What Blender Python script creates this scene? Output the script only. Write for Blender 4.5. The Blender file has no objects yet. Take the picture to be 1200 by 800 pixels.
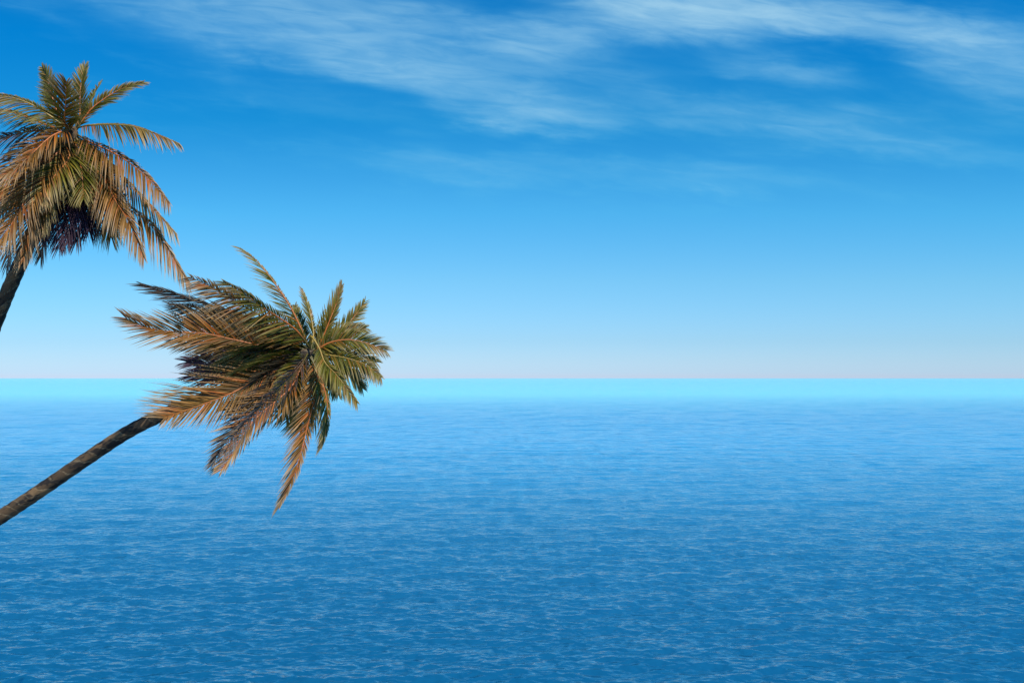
import bpy, math, random
import numpy as np
from mathutils import Vector
rnd = random.Random(7)
sc = bpy.context.scene
COL = sc.collection
EYE = 7.0           # eye height above the sea, metres
F = 1167.0          # focal length in photo pixels (35 mm lens)

# ------------------------------------------------------------------ camera
cam = bpy.data.cameras.new('camera'); cam.lens = 35.0; cam.sensor_width = 36.0
cam.shift_y = 43 / 1200; cam.clip_start = 0.1; cam.clip_end = 200000
camo = bpy.data.objects.new('camera', cam); COL.objects.link(camo)
camo.location = (0, 0, EYE); camo.rotation_euler = (math.radians(90), 0, 0)
sc.camera = camo

# ------------------------------------------------------------------ node helpers
class NT:
    def __init__(s, nt): s.nt = nt; nt.nodes.clear()
    def n(s, t, **kw):
        nd = s.nt.nodes.new(t)
        for k, v in kw.items(): setattr(nd, k, v)
        return nd
    def link(s, a, b): s.nt.links.new(a, b)
    def put(s, sock, v):
        if isinstance(v, bpy.types.NodeSocket): s.link(v, sock)
        else: sock.default_value = v
    def m(s, op, a, b=0.0, c=0.0, clamp=False):
        nd = s.n('ShaderNodeMath', operation=op, use_clamp=clamp)
        for i, v in enumerate((a, b, c)): s.put(nd.inputs[i], v)
        return nd.outputs[0]
    def mix(s, f, a, b, mode='MIX'):
        nd = s.n('ShaderNodeMix', data_type='RGBA', blend_type=mode)
        s.put(nd.inputs[0], f); s.put(nd.inputs[6], a); s.put(nd.inputs[7], b)
        return nd.outputs[2]
    def rng(s, v, a, b, c=0.0, d=1.0, smooth=True):
        nd = s.n('ShaderNodeMapRange', interpolation_type='SMOOTHSTEP' if smooth else 'LINEAR')
        for i, x in enumerate((v, a, b, c, d)): s.put(nd.inputs[i], x)
        return nd.outputs[0]
    def noise(s, vec, scale=1.0, detail=4.0, rough=0.5, dist=0.0, dim='3D'):
        nd = s.n('ShaderNodeTexNoise', noise_dimensions=dim)
        s.put(nd.inputs['Vector'], vec)
        nd.inputs['Scale'].default_value = scale; nd.inputs['Detail'].default_value = detail
        nd.inputs['Roughness'].default_value = rough; nd.inputs['Distortion'].default_value = dist
        return nd.outputs['Fac']
    def xyz(s, x, y, z):
        nd = s.n('ShaderNodeCombineXYZ')
        for i, v in enumerate((x, y, z)): s.put(nd.inputs[i], v)
        return nd.outputs[0]
    def ramp(s, f, stops):
        nd = s.n('ShaderNodeValToRGB'); el = nd.color_ramp.elements
        while len(el) < len(stops): el.new(0.5)
        for e, (p, c) in zip(el, stops): e.position = p; e.color = (*c, 1)
        s.put(nd.inputs[0], f); return nd.outputs[0]

def material(name):
    m = bpy.data.materials.new(name); m.use_nodes = True
    return m, NT(m.node_tree)

# ------------------------------------------------------------------ sky and sun
SUN_EL, SUN_AZ = 59.0, 144.0        # azimuth clockwise from the view direction (+Y): behind the camera, to the right
a_el, a_az = math.radians(SUN_EL), math.radians(SUN_AZ)
sd = Vector((math.sin(a_az) * math.cos(a_el), math.cos(a_az) * math.cos(a_el), math.sin(a_el)))
sl = bpy.data.lights.new('sun', 'SUN'); sl.energy = 4.2; sl.angle = math.radians(0.53); sl.color = (1.0, 0.93, 0.82)
so = bpy.data.objects.new('sun', sl); COL.objects.link(so)
so.rotation_euler = sd.to_track_quat('Z', 'Y').to_euler(); so.location = (0, -20, 60)

w = bpy.data.worlds.new('World'); sc.world = w; w.use_nodes = True
t = NT(w.node_tree)
sky = t.n('ShaderNodeTexSky', sky_type='NISHITA', sun_disc=False, sun_elevation=a_el, sun_rotation=a_az,
          altitude=0.0, air_density=1.0, dust_density=0.25, ozone_density=3.0)
tc = t.n('ShaderNodeTexCoord')
sep = t.n('ShaderNodeSeparateXYZ'); t.link(tc.outputs['Generated'], sep.inputs[0])
dx, dy, dz = sep.outputs
dyc = t.m('MAXIMUM', dy, 0.08)
u = t.m('DIVIDE', dx, dyc)                 # tangent of the azimuth off the seaward direction
v = t.m('DIVIDE', dz, dyc)                 # tangent of the elevation
front = t.rng(dy, 0.1, 0.35)
GRADE = t.ramp(t.m('MULTIPLY', v, 2.0, clamp=True), [
    (0.0, (.77, 0.99, 1.66)), (0.012, (.69, .99, 1.64)), (0.035, (.64, .95, 1.52)), (0.074, (.56, .90, 1.38)), (0.194, (.46, .955, 1.29)),
    (.33, (.27, .98, 1.32)), (.52, (.05, .80, 1.22)), (.70, (.006, .75, 1.29)), (1.0, (.01, .66, 1.2))])
hs = t.n('ShaderNodeHueSaturation'); hs.inputs['Saturation'].default_value = 1.0
t.link(sky.outputs[0], hs.inputs['Color'])
skyc = t.mix(1.0, hs.outputs[0], GRADE, 'MULTIPLY')
# cirrus: banks (u, v, half width, half height, tilt, weight) broken up by wind-drawn noise
BANKS = [(-.24, .370, .31, .048, -12, .58), (-.035, .283, .11, .024, -12, .36), (.026, .337, .06, .022, -6, .42),
         (.165, .364, .13, .030, -2, .95), (.355, .358, .13, .024, -9, .58), (.266, .309, .08, .014, -6, .36), (.49, .312, .09, .050, -8, .48),
         (.257, .260, .19, .026, -3, .28), (.17, .204, .17, .015, -4, .25), (-.06, .2125, .10, .016, -5, .23), (.034, .262, .08, .014, -4, .20),
         (.45, .225, .09, .012, -6, .20), (-.20, .275, .13, .016, -12, .14), (.10, .30, .12, .02, -4, .07)]
ct, st = math.cos(math.radians(-7)), math.sin(math.radians(-7))
ur = t.m('ADD', t.m('MULTIPLY', u, ct), t.m('MULTIPLY', v, st))
vr = t.m('SUBTRACT', t.m('MULTIPLY', v, ct), t.m('MULTIPLY', u, st))
n1 = t.noise(t.xyz(t.m('MULTIPLY', ur, 5.5), t.m('MULTIPLY', vr, 26.0), 3.3), 1.0, 5.0, 0.5, 0.5)
n2 = t.noise(t.xyz(t.m('MULTIPLY', ur, 16.0), t.m('MULTIPLY', vr, 85.0), 8.1), 1.0, 5.0, 0.58, 0.6)
n3 = t.noise(t.xyz(t.m('MULTIPLY', ur, 9.0), t.m('MULTIPLY', vr, 34.0), 5.9), 1.0, 5.0, 0.6, 0.4)
uw = t.m('ADD', u, t.m('MULTIPLY', t.m('SUBTRACT', n1, .5), .13))
vw = t.m('ADD', v, t.m('MULTIPLY', t.m('SUBTRACT', n3, .5), .045))
dens = 0.0
for bu, bv, su, sv, tilt, wt in BANKS:
    c, s_ = math.cos(math.radians(tilt)), math.sin(math.radians(tilt))
    du, dv = t.m('SUBTRACT', uw, bu), t.m('SUBTRACT', vw, bv)
    p = t.m('DIVIDE', t.m('ADD', t.m('MULTIPLY', du, c), t.m('MULTIPLY', dv, s_)), su)
    q = t.m('DIVIDE', t.m('SUBTRACT', t.m('MULTIPLY', dv, c), t.m('MULTIPLY', du, s_)), sv)
    rr_ = t.m('POWER', t.m('ADD', t.m('MULTIPLY', p, p), t.m('MULTIPLY', q, q)), 1.5)
    dens = t.m('ADD', dens, t.m('MULTIPLY', t.m('EXPONENT', t.m('MULTIPLY', rr_, -1.0)), wt))
br = t.m('ADD', .42, t.m('ADD', t.m('MULTIPLY', t.rng(n1, .25, .70), .40), t.m('MULTIPLY', t.rng(n2, .25, .75), .42)))
thin = t.m('MULTIPLY', t.m('MULTIPLY', t.rng(n1, .42, .72), t.rng(n2, .35, .7)), t.m('MULTIPLY', t.rng(v, .09, .2), .10))
cl = t.m('MULTIPLY', t.m('ADD', t.m('MULTIPLY', dens, br), thin), front)
cl = t.m('SUBTRACT', 1.0, t.m('EXPONENT', t.m('MULTIPLY', cl, -1.1)))
# the rest of the dome: the same thin cirrus seen on a high layer
pz = t.m('MAXIMUM', dz, 0.05)
nb = t.noise(t.xyz(t.m('DIVIDE', dx, pz), t.m('MULTIPLY', t.m('DIVIDE', dy, pz), 1.6), 1.7), 1.4, 6.0, .55, .8)
bk = t.m('MULTIPLY', t.m('MULTIPLY', t.rng(nb, .48, .8), .35), t.m('SUBTRACT', 1.0, front))
cl = t.m('MINIMUM', t.m('ADD', cl, bk), 0.85)
CLOUD = t.mix(t.m('MULTIPLY', cl, 1.5, clamp=True), (.9, 5.3, 8.0, 1), (4.2, 7.1, 8.5, 1))     # thin cirrus takes the blue behind it
col = t.mix(cl, skyc, CLOUD)
bg = t.n('ShaderNodeBackground'); bg.inputs['Strength'].default_value = 0.10
t.link(col, bg.inputs['Color'])
wo = t.n('ShaderNodeOutputWorld'); t.link(bg.outputs[0], wo.inputs[0])

# ------------------------------------------------------------------ materials
def mat_leaf(name, base, mid, tip, trans=0.3, stripe=(0.42, .11, .015), sfac=.5):
    m, t = material(name)
    uv = t.n('ShaderNodeUVMap', uv_map='UVMap'); sp = t.n('ShaderNodeSeparateXYZ'); t.link(uv.outputs[0], sp.inputs[0])
    s, r = sp.outputs[0], sp.outputs[1]                      # along the leaflet; one random number for each leaflet
    geo = t.n('ShaderNodeNewGeometry')
    nz = t.noise(geo.outputs['Position'], 9.0, 4.0, .6)
    f = t.m('ADD', s, t.m('MULTIPLY', t.m('SUBTRACT', nz, .5), .7))
    f = t.m('ADD', f, t.m('MULTIPLY', t.m('SUBTRACT', r, .5), .55))
    u2 = t.n('ShaderNodeUVMap', uv_map='Along'); s2 = t.n('ShaderNodeSeparateXYZ'); t.link(u2.outputs[0], s2.inputs[0])
    f = t.m('ADD', t.m('MULTIPLY', f, .8), t.m('MULTIPLY', t.m('SUBTRACT', s2.outputs[0], .42), .75))   # greener towards the heart of the crown
    c = t.ramp(f, [(0.0, base), (0.42, mid), (0.95, tip)])
    k = t.m('MULTIPLY', t.rng(r, .55, .95), t.rng(s, .95, .1, 0, sfac))
    c = t.mix(k, c, (*stripe, 1))
    hv = t.n('ShaderNodeHueSaturation'); t.link(c, hv.inputs['Color'])
    t.put(hv.inputs['Value'], t.rng(t.m('FRACT', t.m('MULTIPLY', r, 7.31)), 0, 1, .6, 1.3, False))
    b = t.n('ShaderNodeBsdfPrincipled'); t.link(hv.outputs[0], b.inputs['Base Color'])
    b.inputs['Roughness'].default_value = .5; b.inputs['Specular IOR Level'].default_value = .35
    tr = t.n('ShaderNodeBsdfTranslucent'); t.link(hv.outputs[0], tr.inputs[0])
    mx = t.n('ShaderNodeMixShader'); mx.inputs[0].default_value = trans
    t.link(b.outputs[0], mx.inputs[1]); t.link(tr.outputs[0], mx.inputs[2])
    o = t.n('ShaderNodeOutputMaterial'); t.link(mx.outputs[0], o.inputs[0])
    return m
LEAF = {
 'green':  mat_leaf('green_leaflets', (.06, .075, .005), (.15, .145, .010), (.35, .28, .09)),
 'olive':  mat_leaf('olive_leaflets', (.09, .095, .006), (.20, .175, .016), (.42, .33, .16), sfac=.65),
 'tan':    mat_leaf('tan_leaflets', (.11, .09, .008), (.29, .19, .04), (.50, .39, .22), sfac=.9),
 'grey':   mat_leaf('grey_leaflets', (.07, .05, .03), (.10, .085, .07), (.22, .19, .15), .15, sfac=.5),
 'purple': mat_leaf('purple_leaflets', (.05, .018, .03), (.04, .02, .045), (.085, .05, .075), .1, (.06, .02, .015)),  # dark purple leaflets, a little paler at the tips
}
LEAF['rust'] = mat_leaf('rusty_leaflets', (.12, .070, .008), (.34, .165, .030), (.50, .36, .20), sfac=1.0, stripe=(.46, .12, .012))
LEAF['dark'] = mat_leaf('shaded_leaflets', (.028, .022, .010), (.045, .035, .014), (.12, .09, .05), .1, (.10, .03, .01))  # inner shade of the crown put into a near-black leaf colour
def mat_rib(name, a, b):
    m, t = material(name)
    uv = t.n('ShaderNodeUVMap', uv_map='UVMap'); sp = t.n('ShaderNodeSeparateXYZ'); t.link(uv.outputs[0], sp.inputs[0])
    geo = t.n('ShaderNodeNewGeometry')
    nz = t.noise(geo.outputs['Position'], 14.0, 3.0)
    c = t.mix(t.m('ADD', sp.outputs[0], t.m('MULTIPLY', t.m('SUBTRACT', nz, .5), .6), clamp=True), (*a, 1), (*b, 1))
    c = t.mix(t.rng(sp.outputs[0], .20, .06), c, (.10, .085, .018, 1))          # green-brown leaf base
    p = t.n('ShaderNodeBsdfPrincipled'); t.link(c, p.inputs['Base Color']); p.inputs['Roughness'].default_value = .45
    o = t.n('ShaderNodeOutputMaterial'); t.link(p.outputs[0], o.inputs[0]); return m
RIB = {'orange': mat_rib('orange_midrib', (.50, .12, .01), (.46, .16, .04)),
       'yellow': mat_rib('yellow_midrib', (.38, .26, .04), (.40, .25, .08)),
       'dark':   mat_rib('dark_midrib', (.12, .05, .02), (.12, .07, .04))}
def mat_trunk():
    m, t = material('ringed_palm_bark')
    uv = t.n('ShaderNodeUVMap', uv_map='UVMap'); sp = t.n('ShaderNodeSeparateXYZ'); t.link(uv.outputs[0], sp.inputs[0])
    geo = t.n('ShaderNodeNewGeometry')
    U, Vv = sp.outputs[0], sp.outputs[1]                     # U around 0..1, V metres along
    big = t.noise(geo.outputs['Position'], 2.4, 3.0)
    wv = t.m('ADD', t.m('MULTIPLY', Vv, 4.2), t.m('ADD', t.m('MULTIPLY', U, 3.0), t.m('MULTIPLY', t.m('SUBTRACT', big, .5), 2.4)))
    fr = t.m('FRACT', wv)
    cell = t.n('ShaderNodeTexWhiteNoise', noise_dimensions='1D'); t.link(t.m('FLOOR', wv), cell.inputs['W'])
    fib = t.noise(t.xyz(t.m('MULTIPLY', U, 40.0), t.m('MULTIPLY', Vv, 6.0), 0), 1.0, 4.0, .6)
    c = t.mix(cell.outputs['Value'], (.016, .010, .005, 1), (.27, .165, .075, 1))
    c = t.mix(t.m('MULTIPLY', t.rng(fib, .35, .75), .6), c, (.06, .035, .016, 1))
    dk = t.noise(t.xyz(t.m('MULTIPLY', U, 3.0), t.m('ADD', t.m('MULTIPLY', Vv, 2.6), t.m('MULTIPLY', U, 2.0)), 1.0), 1.6, 4.0, .65)
    c = t.mix(t.rng(dk, .46, .56), c, (.012, .008, .005, 1))
    line = t.m('MULTIPLY', t.rng(fr, .78, .93), t.rng(fib, .4, .6))
    c = t.mix(t.m('MULTIPLY', line, .6), c, (.30, .23, .13, 1))
    p = t.n('ShaderNodeBsdfPrincipled'); t.link(c, p.inputs['Base Color']); p.inputs['Roughness'].default_value = .8
    bp = t.n('ShaderNodeBump'); bp.inputs['Strength'].default_value = .7; bp.inputs['Distance'].default_value = .04
    t.link(t.m('ADD', fr, t.m('MULTIPLY', fib, .5)), bp.inputs['Height']); t.link(bp.outputs[0], p.inputs['Normal'])
    o = t.n('ShaderNodeOutputMaterial'); t.link(p.outputs[0], o.inputs[0]); return m
TRUNK = mat_trunk()

def mat_sea():
    m, t = material('sea_water')
    geo = t.n('ShaderNodeNewGeometry'); pos = geo.outputs['Position']
    sp = t.n('ShaderNodeSeparateXYZ'); t.link(pos, sp.inputs[0]); X, Y, _ = sp.outputs
    # deep blue near, paler with distance, turquoise far out
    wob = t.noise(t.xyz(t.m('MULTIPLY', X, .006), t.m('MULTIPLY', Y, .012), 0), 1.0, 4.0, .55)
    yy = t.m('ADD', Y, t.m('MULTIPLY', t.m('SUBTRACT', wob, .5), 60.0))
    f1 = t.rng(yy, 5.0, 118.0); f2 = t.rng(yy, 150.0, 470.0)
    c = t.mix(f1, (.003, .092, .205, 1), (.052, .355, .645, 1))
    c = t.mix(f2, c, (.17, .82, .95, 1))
    # light and dark of far waves painted into the colour as long streaks
    wave_n = t.noise(t.xyz(t.m('MULTIPLY', X, 1.0), t.m('MULTIPLY', Y, .15), 2.0), 1.0, 3.0, .65)
    wave_k = t.m('MULTIPLY', t.rng(Y, 25.0, 110.0, 0.0, .5), t.rng(Y, 200.0, 520.0, 1.0, .25))
    c = t.mix(t.m('MULTIPLY', t.rng(wave_n, .50, .28), wave_k), c, (.004, .15, .32, 1))
    c = t.mix(t.m('MULTIPLY', t.rng(wave_n, .52, .74), wave_k), c, (.16, .56, .80, 1))
    p = t.n('ShaderNodeBsdfPrincipled'); t.link(c, p.inputs['Base Color'])
    p.inputs['Roughness'].default_value = .12; p.inputs['IOR'].default_value = 1.333; p.inputs['Specular IOR Level'].default_value = .95
    ra = t.xyz(t.m('MULTIPLY', X, .75), Y, 0)
    h = t.m('MULTIPLY', t.noise(ra, 2.9, 1.5, .6, .2), .14)
    h = t.m('ADD', h, t.m('MULTIPLY', t.noise(ra, .45, 2.0, .5, .3), .20))
    bp = t.n('ShaderNodeBump'); bp.inputs['Strength'].default_value = 1.0; bp.inputs['Distance'].default_value = 1.0
    t.link(h, bp.inputs['Height']); t.link(bp.outputs[0], p.inputs['Normal'])
    o = t.n('ShaderNodeOutputMaterial'); t.link(p.outputs[0], o.inputs[0]); return m

def mat_sand():
    m, t = material('pale_sand')
    geo = t.n('ShaderNodeNewGeometry'); nz = t.noise(geo.outputs['Position'], 1.1, 7.0, .6)
    c = t.mix(nz, (.46, .36, .22, 1), (.58, .48, .32, 1))
    p = t.n('ShaderNodeBsdfPrincipled'); t.link(c, p.inputs['Base Color']); p.inputs['Roughness'].default_value = .9
    bp = t.n('ShaderNodeBump'); bp.inputs['Strength'].default_value = .5; bp.inputs['Distance'].default_value = .05
    t.link(t.noise(geo.outputs['Position'], 6.0, 6.0, .6), bp.inputs['Height']); t.link(bp.outputs[0], p.inputs['Normal'])
    o = t.n('ShaderNodeOutputMaterial'); t.link(p.outputs[0], o.inputs[0]); return m

# ------------------------------------------------------------------ mesh helpers
def link_mesh(name, verts, faces, uvs, mat, parent=None, smooth=True):
    me = bpy.data.meshes.new(name); me.from_pydata(verts, [], faces)
    if uvs is not None:
        ul = me.uv_layers.new(name='UVMap')
        flat = np.array([uvs[i] for f in faces for i in f], dtype=np.float32).ravel()
        ul.data.foreach_set('uv', flat)
    if smooth: me.polygons.foreach_set('use_smooth', [True] * len(me.polygons))
    me.materials.append(mat)
    o = bpy.data.objects.new(name, me); COL.objects.link(o)
    if parent:
        o.parent = parent; o.location = (0, 0, 0)
    return o

def spline(pts, n):
    """Catmull-Rom through pts, n+1 samples even in length."""
    P = [Vector(p) for p in pts]; P = [P[0] * 2 - P[1]] + P + [P[-1] * 2 - P[-2]]
    out = []
    for i in range(1, len(P) - 2):
        for k in range(24):
            s = k / 24; a, b, c, d = P[i - 1], P[i], P[i + 1], P[i + 2]
            out.append(0.5 * ((2 * b) + (c - a) * s + (2 * a - 5 * b + 4 * c - d) * s * s + (3 * b - a - 3 * c + d) * s ** 3))
    out.append(P[-2])
    L = [0.0]
    for a, b in zip(out, out[1:]): L.append(L[-1] + (b - a).length)
    res = []; j = 0
    for k in range(n + 1):
        g = L[-1] * k / n
        while j < len(L) - 2 and L[j + 1] < g: j += 1
        f = (g - L[j]) / max(1e-9, L[j + 1] - L[j]); res.append(out[j].lerp(out[j + 1], min(1, f)))
    return res, L[-1]

def tube(path, radius, sides=6, vscale=None):
    V, Fc, UV = [], [], []; n = len(path)
    ref = Vector((0, -1, 0.2)); acc = 0
    for i, p in enumerate(path):
        T = (path[min(n - 1, i + 1)] - path[max(0, i - 1)]).normalized()
        A = T.cross(ref).normalized(); B = A.cross(T)
        if i: acc += (p - path[i - 1]).length
        for k in range(sides + 1):
            a = 2 * math.pi * k / sides
            V.append(p + (A * math.cos(a) + B * math.sin(a)) * radius(i / (n - 1), acc, a))
            UV.append((k / sides, acc) if vscale else (i / (n - 1), k / sides))
    for i in range(n - 1):
        for k in range(sides):
            a = i * (sides + 1) + k; Fc.append((a, a + 1, a + sides + 2, a + sides + 1))
    return V, Fc, UV

def at(px, py, d): return Vector(((px - 600) / F * d, d, EYE - (py - 443) / F * d))

# ------------------------------------------------------------------ palm fronds
def frond(tree, base_d, pts, tip_d, L, roll=0, right=1.0, left=1.0, age='olive', rib='orange',
          droop=.25, n=46, ang=(62, 24), wind=0.0, start=.06, wid=.0205, lift=14, rib_r=.019, label=None):
    """pts: the midrib as seen, tip_d: how much farther (+) or nearer (-) the tip is than the crown's heart;
    L: leaflet length (m); roll: turn of the blade about its midrib (0 = upper face to the sea cliff)."""
    m = len(pts); n = int(n * 1.8)
    P = [at(x, y, base_d + tip_d * (i / (m - 1)) ** 1.15) - tree.location for i, (x, y) in enumerate(pts)]
    path, length = spline(P, 40)
    V, Fc, UV = tube(path, lambda s, a, b: rib_r * (1 - .86 * s) * (.8 if s < .1 else 1), 6)
    lv, lf, luv, al = [], [], [], []
    down = Vector((wind, 0, -1.0)).normalized()
    for i in range(n):
        s0 = start + (1 - start) * (i / (n - 1))
        for side, mul in ((1, right), (-1, left)):
            if mul <= 0: continue
            if rnd.random() < .05: continue                     # a leaflet lost to the wind
            s = min(1, max(0, s0 + rnd.uniform(-.35, .35) / n)); g = s * 40; k = min(39, int(g))
            p = path[k].lerp(path[k + 1], g - k)
            T = (path[min(40, k + 2)] - path[max(0, k - 1)]).normalized()
            Vc = Vector((0, -1, 0)); Vc = (Vc - T * Vc.dot(T))
            Vc = Vc.normalized() if Vc.length > .05 else Vector((0, 0, 1))
            r = math.radians(roll); N = Vc * math.cos(r) + T.cross(Vc) * math.sin(r); S = T.cross(N)
            a = math.radians(ang[0] + (ang[1] - ang[0]) * s ** .8 + rnd.uniform(-5, 5))
            prof = (.55 + .45 * min(1, (s - start) / .22)) * (1 if s < .55 else 1 - .62 * ((s - .55) / .45) ** 1.4)
            ln = .92 * L * mul * (1.06 if base_d < 16.4 else 1) * prof * rnd.uniform(.86, 1.10)
            D = (T * math.cos(a) + S * side * math.sin(a) + N * math.sin(math.radians(lift + rnd.uniform(-9, 9)))).normalized()
            q = rnd.random(); dr = droop * rnd.uniform(.7, 1.35); b0 = len(lv)
            tw = rnd.uniform(-.5, .5)
            wd = wid * (.65 + .35 * prof) * rnd.uniform(.85, 1.15)
            for z in range(5):
                f = z / 4
                c = p + D * (ln * f) + down * (ln * dr * f * f)
                tg = (D + down * (2 * dr * f)).normalized()
                W = tg.cross(N); W = W.normalized() if W.length > .1 else S
                W = W * math.cos(tw) + tg.cross(W) * math.sin(tw)
                h = wd * .5 * (.55, 1, .95, .66, .06)[z]; up = tg.cross(W) * (h * .45)
                lv += [c - W * h - up, c, c + W * h - up]; luv += [(f, q)] * 3; al += [(s, .5)] * 3
            for z in range(4):
                o = b0 + z * 3; lf += [(o, o + 1, o + 4, o + 3), (o + 1, o + 2, o + 5, o + 4)]
    fo = link_mesh('frond', lv, lf, luv, LEAF[age], tree)
    u2 = fo.data.uv_layers.new(name='Along')
    u2.data.foreach_set('uv', np.array([al[i] for f in lf for i in f], dtype=np.float32).ravel())
    link_mesh('midrib', V, Fc, UV, RIB[rib], fo)
    if label: fo['label'] = label
    return fo

def palm(label, base, d, trunk_pts, r0, r1):
    e = bpy.data.objects.new('palm_tree', None); COL.objects.link(e); e.location = base; e.empty_display_size = .3
    e['label'] = label; e['category'] = 'palm tree'; e['group'] = 'palm trees leaning over the sea'
    P = [Vector(base)] + [at(x, y, dd) for x, y, dd in trunk_pts]
    P = [p - Vector(base) for p in P]
    path, L = spline(P, 260)
    def rad(s, acc, a):
        ring = ((acc * 4.2 + 1.5 * a / math.pi + .5 * math.sin(acc * 2.3)) % 1.0)
        flare = .16 * max(0, 1 - acc / .9) ** 2
        return (r0 + (r1 - r0) * s + flare) * (1 if acc < L - .12 else max(.02, ((L - acc) / .12)) ** .5) * (1 + .09 * ring + .012 * math.sin(3 * a + acc * 5))
    V, Fc, UV = tube(path, rad, 20, True)
    link_mesh('trunk', V, Fc, UV, TRUNK, e)
    return e

# ---- the lower, wind-bent palm in the middle left
DB = 16.5
B = palm('lower palm whose trunk leans far out over the water under a windswept crown', (-12.3, 17.1, 1.4), DB,
         [(-130, 700, 17.0), (-60, 646, 16.8), (0, 606, 16.65), (60, 566, 16.6), (105, 535, 16.55), (150, 506, 16.5),
          (190, 486, 16.5), (250, 462, 16.5), (310, 438, 16.5), (340, 425, 16.5), (367, 410, 16.5)], .126, .094)
def fb(pts, td, L, **k): return frond(B, DB, pts, td, L, **k)
fb([(362,412),(352,384),(338,356),(316,324),(298,303),(282,291)], .3, .50, roll=50, right=.15, left=1, age='olive', wind=-.6, droop=.15, ang=(64,30))
fb([(364,412),(367,390),(362,362),(354,339)], .5, .30, roll=48, right=.35, left=1, age='olive', n=34, wind=-.3, droop=.1, ang=(50,25), rib='yellow')
fb([(366,414),(374,405),(386,376),(394,356),(400,336)], .5, .42, roll=15, right=.55, left=1, age='olive', n=38, droop=0, ang=(40,16))
fb([(366,414),(380,408),(400,388),(414,372),(427,354)], .9, .34, roll=20, age='green', n=40, droop=.05, ang=(52,24))
fb([(366,414),(385,402),(408,398),(430,402),(452,411)], .2, .42, roll=-28, age='olive', n=44, droop=.15, ang=(66,32))
fb([(366,414),(385,416),(408,420),(430,428),(446,442)], -.4, .48, roll=-32, right=1, left=.5, age='olive', n=44, droop=.3, ang=(60,28), rib='yellow')
fb([(364,414),(364,394),(374,408),(381,425),(396,441),(418,471)], -.9, .42, roll=-25, right=1, left=.45, age='green', n=44, droop=.3, start=.34, ang=(55,25), rib='yellow')
fb([(364,416),(371,432),(379,452),(384,479),(382,505),(376,524)], -.5, .46, roll=-38, right=1, left=.25, age='olive', n=42, droop=.3, ang=(50,22), wind=-.2)
fb([(362,416),(370,432),(371,456),(360,500),(354,524),(345,555),(328,592)], -.9, .62, roll=-25, right=1, left=.35, age='rust', n=56, droop=.12, ang=(58,14), wind=-.3)
fb([(360,416),(352,432),(343,451),(327,467),(305,485),(288,505),(272,532),(260,550)], -1.5, .78, roll=10, right=1.05, left=.75, age='rust', n=58, droop=.08, ang=(56,14), wind=-.8)
fb([(352,424),(324,448),(290,488),(264,518),(247,545)], -1.7, .74, roll=-48, right=1, left=.5, age='grey', rib='dark', n=44, droop=.1, ang=(50,14), wind=-.8)
fb([(356,420),(330,432),(300,446),(268,462),(242,472),(214,482),(192,490)], -1.8, .92, roll=20, right=1.25, left=.85, age='rust', n=54, droop=.06, ang=(46,24), wind=-1.5, lift=5)
fb([(356,416),(310,406),(274,398),(242,391),(216,389),(188,387),(168,382),(148,373)], -1.1, .84, roll=26, right=.95, left=1, age='rust', n=60, droop=.1, ang=(52,18), wind=-1.2)
fb([(358,410),(320,388),(270,367),(252,361),(210,346),(167,333)], .7, .80, roll=-20, right=.5, left=1, age='grey', rib='dark', n=48, droop=.05, ang=(30,10), wind=-1.5)
fb([(360,408),(330,386),(308,372),(290,361),(270,350),(248,336),(224,325)], -1.6, .78, roll=24, right=.4, left=1.05, age='rust', n=56, droop=.14, ang=(58,24), wind=-1.0)
fb([(362,406),(346,386),(322,369),(308,360),(286,344),(262,330)], -1.0, .74, roll=28, right=.3, left=1, age='olive', n=50, droop=.2, ang=(58,22), wind=-.8)
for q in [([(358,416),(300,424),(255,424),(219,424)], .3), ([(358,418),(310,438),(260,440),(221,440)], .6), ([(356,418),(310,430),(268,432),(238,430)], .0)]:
    fb(q[0], q[1], .62, roll=rnd.uniform(-30, 30), age='purple', rib='dark', n=44, droop=.15, ang=(44, 16), wind=-1, label='dark purple frond')
for q in [([(358,414),(325,410),(295,410),(262,418)], 1.2), ([(360,416),(330,428),(312,446),(300,470)], .9), ([(360,412),(335,400),(310,396),(285,402)], .4),
          ([(362,416),(350,438),(340,462),(335,488)], .8), ([(362,412),(345,402),(322,400),(300,412)], .3), ([(362,416),(366,440),(362,470),(352,500)], .5)]:
    fb(q[0], q[1], .62, roll=rnd.uniform(-25, 25), age='green' if q[1] < 1 else 'purple', rib='dark', n=42, droop=.3, ang=(60, 24), wind=-.8)

for pts, td, L, rl, ag in [
    ([(364,412),(378,402),(396,392),(414,386),(428,384)], .6, .36, -15, 'green'), ([(364,414),(380,410),(402,410),(424,416),(440,424)], .5, .40, -30, 'green'),
    ([(364,416),(380,418),(398,426),(414,440),(424,454)], .5, .36, -25, 'green'), ([(364,412),(374,396),(384,378),(388,360)], .8, .30, 0, 'green'),
    ([(364,416),(376,424),(388,442),(396,462)], .3, .34, 20, 'green'), ([(362,408),(356,392),(350,374),(346,358)], .9, .30, 0, 'green'),
    ([(358,412),(340,412),(318,422),(300,440)], .4, .50, -10, 'dark'), ([(360,416),(346,430),(332,444),(318,462)], .2, .5, 0, 'green'),
    ([(358,410),(336,404),(312,402),(290,412)], .3, .5, -20, 'green')]:
    fb(pts, td, L, roll=rl, age=ag, rib='yellow' if td < 0 else 'dark', n=36, droop=.18, ang=(60, 24), start=.02)

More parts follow.
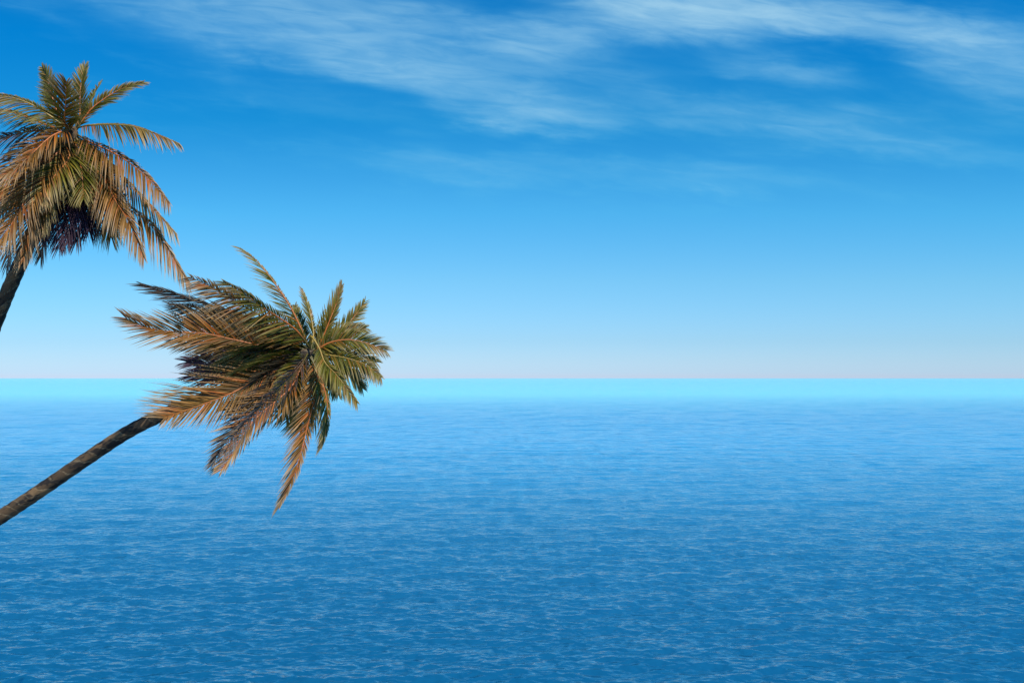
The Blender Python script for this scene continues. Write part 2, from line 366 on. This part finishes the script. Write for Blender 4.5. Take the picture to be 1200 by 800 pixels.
for pts, td, L, rl, ag in [
    ([(360,412),(334,416),(304,426),(268,440)], -.6, .5, -50, 'green'), ([(360,414),(338,424),(312,438),(286,456)], -.6, .5, -45, 'dark'),
    ([(360,410),(330,404),(296,408),(258,424)], -.5, .5, -48, 'green'), ([(362,414),(350,426),(338,442),(330,462)], -.5, .45, -40, 'green'),
    ([(362,412),(350,430),(318,462),(282,500),(262,532)], -2.6, .40, -60, 'grey'), ([(360,412),(328,410),(290,418),(244,432)], -.3, .5, -40, 'dark')]:
    fb(pts, td, L, roll=rl, age=ag, rib='dark', n=38, droop=.3, ang=(58, 22), wind=-.8)

for pts, td, L, rl, ag in [
    ([(356,410),(300,386),(250,372),(203,358)], .6, .6, -20, 'dark'), ([(356,414),(305,408),(255,400),(205,402)], .4, .6, 10, 'dark'),
    ([(356,412),(310,396),(265,384),(222,376)], .8, .6, 0, 'dark'), ([(358,416),(330,440),(300,462),(268,480)], .6, .6, 10, 'dark'),
    ([(358,412),(316,400),(280,392),(240,410)], .2, .6, -30, 'olive')]:
    fb(pts, td, L, roll=rl, age=ag, rib='dark', n=42, droop=.15, ang=(50, 18), wind=-1)

# ---- the taller palm cut by the left edge
DA = 16.2
A = palm('taller palm with a steep dark trunk and bushy drooping crown at the left edge', (-11.9, 17.0, 1.4), DA,
         [(-98, 600, 16.6), (-48, 478, 16.4), (-14, 398, 16.3), (8, 344, 16.2), (30, 294, 16.2), (53, 238, 16.2), (74, 185, 16.2), (87, 148, 16.2)], .132, .100)
def fa(pts, td, L, **k): return frond(A, DA, pts, td, L, **k)
fa([(84,154),(76,144),(77,118),(78,96)], -.6, .50, roll=3, age='olive', n=40, droop=.02, ang=(72,26))
fa([(80,152),(70,138),(60,110),(56,92),(50,80)], .5, .42, roll=-10, right=.9, left=.7, age='green', n=44, droop=.1, ang=(52,26))
fa([(86,152),(93,138),(94,110),(96,92),(100,78)], .4, .34, roll=-5, age='green', n=42, droop=.02, ang=(46,20))
fa([(88,152),(97,138),(108,114),(119,96)], 1.1, .20, roll=-25, age='green', rib='dark', n=34, droop=0, ang=(46,22))
fa([(90,152),(106,129),(128,112),(148,102),(167,97)], .5, .36, roll=-12, right=1, left=.6, age='olive', n=46, droop=.15, ang=(50,20))
fa([(90,150),(104,147),(128,146),(156,148),(180,156),(209,168)], -.4, .50, roll=-38, right=1, left=.15, age='tan', n=52, droop=.4, ang=(62,20), rib='yellow')
fa([(88,156),(104,166),(122,174),(146,187),(170,206),(186,223),(198,238)], -.7, .58, roll=-34, right=1, left=.35, age='rust', n=54, droop=.45, ang=(62,20))
fa([(90,160),(110,176),(140,206),(165,230),(184,250),(206,274)], -.3, .52, roll=-38, right=1, left=.3, age='tan', n=50, droop=.5, ang=(56,20))
fa([(88,160),(108,186),(130,220),(150,244),(175,262),(195,290),(221,331)], -.6, .55, roll=-30, right=1, left=.45, age='rust', n=58, droop=.5, ang=(56,16))
fa([(88,160),(104,186),(124,214),(137,238),(152,262),(168,300)], -.9, .62, roll=-15, right=.9, left=.6, age='rust', n=52, droop=.4, ang=(52,16))
fa([(84,160),(66,180),(48,203),(32,230),(15,260),(-12,300)], -1.4, .78, roll=10, right=.85, left=1, age='rust', n=58, droop=.22, ang=(60,22))
fa([(84,154),(80,152),(60,160),(40,178),(24,194),(-6,212)], -1.3, .60, roll=28, right=.6, left=1.1, age='rust', n=52, droop=.25, ang=(60,24))
fa([(80,152),(72,146),(50,130),(26,118),(0,112),(-34,112)], -.3, .52, roll=32, right=.3, left=1, age='olive', n=50, droop=.35, ang=(60,24), rib='yellow')
fa([(80,152),(58,148),(34,138),(4,130),(-36,134)], .3, .48, roll=35, right=.3, left=1, age='green', n=46, droop=.4, ang=(58,24))
fa([(80,156),(46,153),(16,158),(-14,168),(-46,190)], .6, .50, roll=30, right=.5, left=1, age='grey', n=46, droop=.4, ang=(56,24), rib='dark')
fa([(82,160),(56,176),(30,206),(8,232),(-24,268)], -.4, .62, roll=15, right=.8, left=1, age='olive', n=50, droop=.3, ang=(58,22))
fa([(90,160),(104,188),(116,222),(124,250),(130,278)], .5, .58, roll=0, age='green', rib='dark', n=46, droop=.35, ang=(54,20))
fa([(86,160),(92,182),(96,204),(98,232)], -.6, .50, roll=-5, age='green', rib='orange', n=46, droop=.3, ang=(64,24))
fa([(84,160),(80,186),(64,206),(46,236)], -.9, .60, roll=0, age='olive', rib='orange', n=48, droop=.25, ang=(62,24))
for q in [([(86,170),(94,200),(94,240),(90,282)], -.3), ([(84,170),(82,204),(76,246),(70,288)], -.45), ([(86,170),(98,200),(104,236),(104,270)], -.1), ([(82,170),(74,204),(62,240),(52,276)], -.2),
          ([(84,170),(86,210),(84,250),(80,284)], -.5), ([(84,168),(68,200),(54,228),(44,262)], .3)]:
    fa(q[0], q[1], .56, roll=rnd.uniform(-25, 25), age='purple', rib='dark', n=40, droop=.3, ang=(56, 20), label='dark purple frond')
for q in [([(80,162),(66,196),(54,246),(48,300)], .9), ([(78,162),(44,196),(18,250),(8,312)], .6), ([(78,160),(30,176),(-6,220),(-30,280)], .8)]:
    fa(q[0], q[1], .5, roll=rnd.uniform(-25, 25), age='grey', rib='dark', n=44, droop=.35, ang=(50, 20))

for pts, td, L, rl, ag in [([(84,160),(60,188),(46,222),(36,258),(28,304)], -1.0, .62, 8, 'rust'), ([(84,162),(70,192),(58,228),(50,268)], -.8, .58, 12, 'olive'),
                           ([(84,160),(50,172),(22,196),(2,226),(-16,262)], -.9, .62, 14, 'rust'), ([(88,160),(112,192),(126,222),(136,262)], -.5, .55, -12, 'rust')]:
    fa(pts, td, L, roll=rl, age=ag, n=46, droop=.35, ang=(58, 20))

# ------------------------------------------------------------------ sea
def build_sea():
    g = np.random.default_rng(5)
    R = [5.0]
    while R[-1] < 18: R.append(R[-1] * 1.012)
    while R[-1] < 45: R.append(R[-1] * 1.003)
    while R[-1] < 900: R.append(R[-1] * 1.004)
    while R[-1] < 90000: R.append(R[-1] * 1.09)
    R = np.array(R); az = np.radians(np.linspace(-65, 65, 1200))
    rr, aa = np.meshgrid(R, az, indexing='ij')
    x, y = rr * np.sin(aa), rr * np.cos(aa) - 2.0
    dr = rr * np.where(rr < 18, .012, 1) * np.where(rr < 18, 1, np.where(rr < 45, .003, np.where(rr < 900, .004, .09)))
    z = np.zeros_like(x); ox = np.zeros_like(x); oy = np.zeros_like(x)
    for i in range(130):
        lam = 0.24 * (7.0 / 0.24) ** (g.random()); th = math.radians(-96 + g.normal(0, 25)); k = 2 * math.pi / lam
        amp = .0064 * lam * (1 if lam < .6 else (.6 / lam) ** .95) * g.uniform(.6, 1.3)
        ph = g.uniform(0, 2 * math.pi)
        fade = np.clip(lam / (3.2 * dr) - .6, 0, 1)
        arg = k * (x * math.cos(th) + y * math.sin(th)) + ph
        z += amp * fade * np.cos(arg); s = np.sin(arg) * amp * fade * .5
        ox -= s * math.cos(th); oy -= s * math.sin(th)
    x = x + ox; y = y + oy
    nr, na = x.shape
    co = np.stack([x, y, z], -1).reshape(-1, 3).astype(np.float32)
    i = np.arange(nr - 1)[:, None] * na + np.arange(na - 1)[None, :]
    q = np.stack([i, i + na, i + na + 1, i + 1], -1).reshape(-1, 4).astype(np.int32)
    me = bpy.data.meshes.new('sea')
    me.vertices.add(len(co)); me.vertices.foreach_set('co', co.ravel())
    me.loops.add(q.size); me.loops.foreach_set('vertex_index', q.ravel())
    me.polygons.add(len(q)); me.polygons.foreach_set('loop_start', np.arange(0, q.size, 4, dtype=np.int32))
    me.polygons.foreach_set('use_smooth', np.ones(len(q), dtype=bool))
    me.update(calc_edges=True); me.validate()
    if me.polygons[0].normal.z < 0: me.flip_normals()
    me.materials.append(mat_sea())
    o = bpy.data.objects.new('sea', me); COL.objects.link(o)
    o['kind'] = 'structure'; o['label'] = 'rippled blue sea reaching the horizon'
build_sea()

# ------------------------------------------------------------------ the beach the palms are rooted in, left of the frame
def build_beach():
    V, Fc = [], []; ny, nx = 60, 40
    for j in range(ny):
        y = -4 + 84 * (j / (ny - 1)) ** 1.2
        shore = -.514 * max(y, 6) - 1.6 + .25 * math.sin(y * .5)
        if y > 24: shore -= (y - 24) * .25
        for i in range(nx):
            k = i / (nx - 1); x = shore - 60 * k ** 1.6
            h = -.7 + 2.0 * min(1, (shore - x) / 2.2) + .9 * min(1, (shore - x) / 30) + .06 * math.sin(x * 1.7 + y) + .05 * math.sin(y * 2.3 - x)
            V.append((x, y, h))
    for j in range(ny - 1):
        for i in range(nx - 1):
            a = j * nx + i; Fc.append((a, a + nx, a + nx + 1, a + 1))
    o = link_mesh('beach', V, Fc, None, mat_sand()); o['kind'] = 'structure'; o['label'] = 'pale sandy shore at the foot of the palms'
    if o.data.polygons[0].normal.z < 0: o.data.flip_normals()
build_beach()

# ------------------------------------------------------------------ output
sc.render.engine = 'CYCLES'
sc.view_settings.view_transform = 'Standard'; sc.view_settings.look = 'None'
sc.view_settings.exposure = 0.12; sc.view_settings.gamma = 1.0; sc.view_settings.use_curve_mapping = False
sc.cycles.max_bounces = 6; sc.cycles.sample_clamp_direct = 4.0
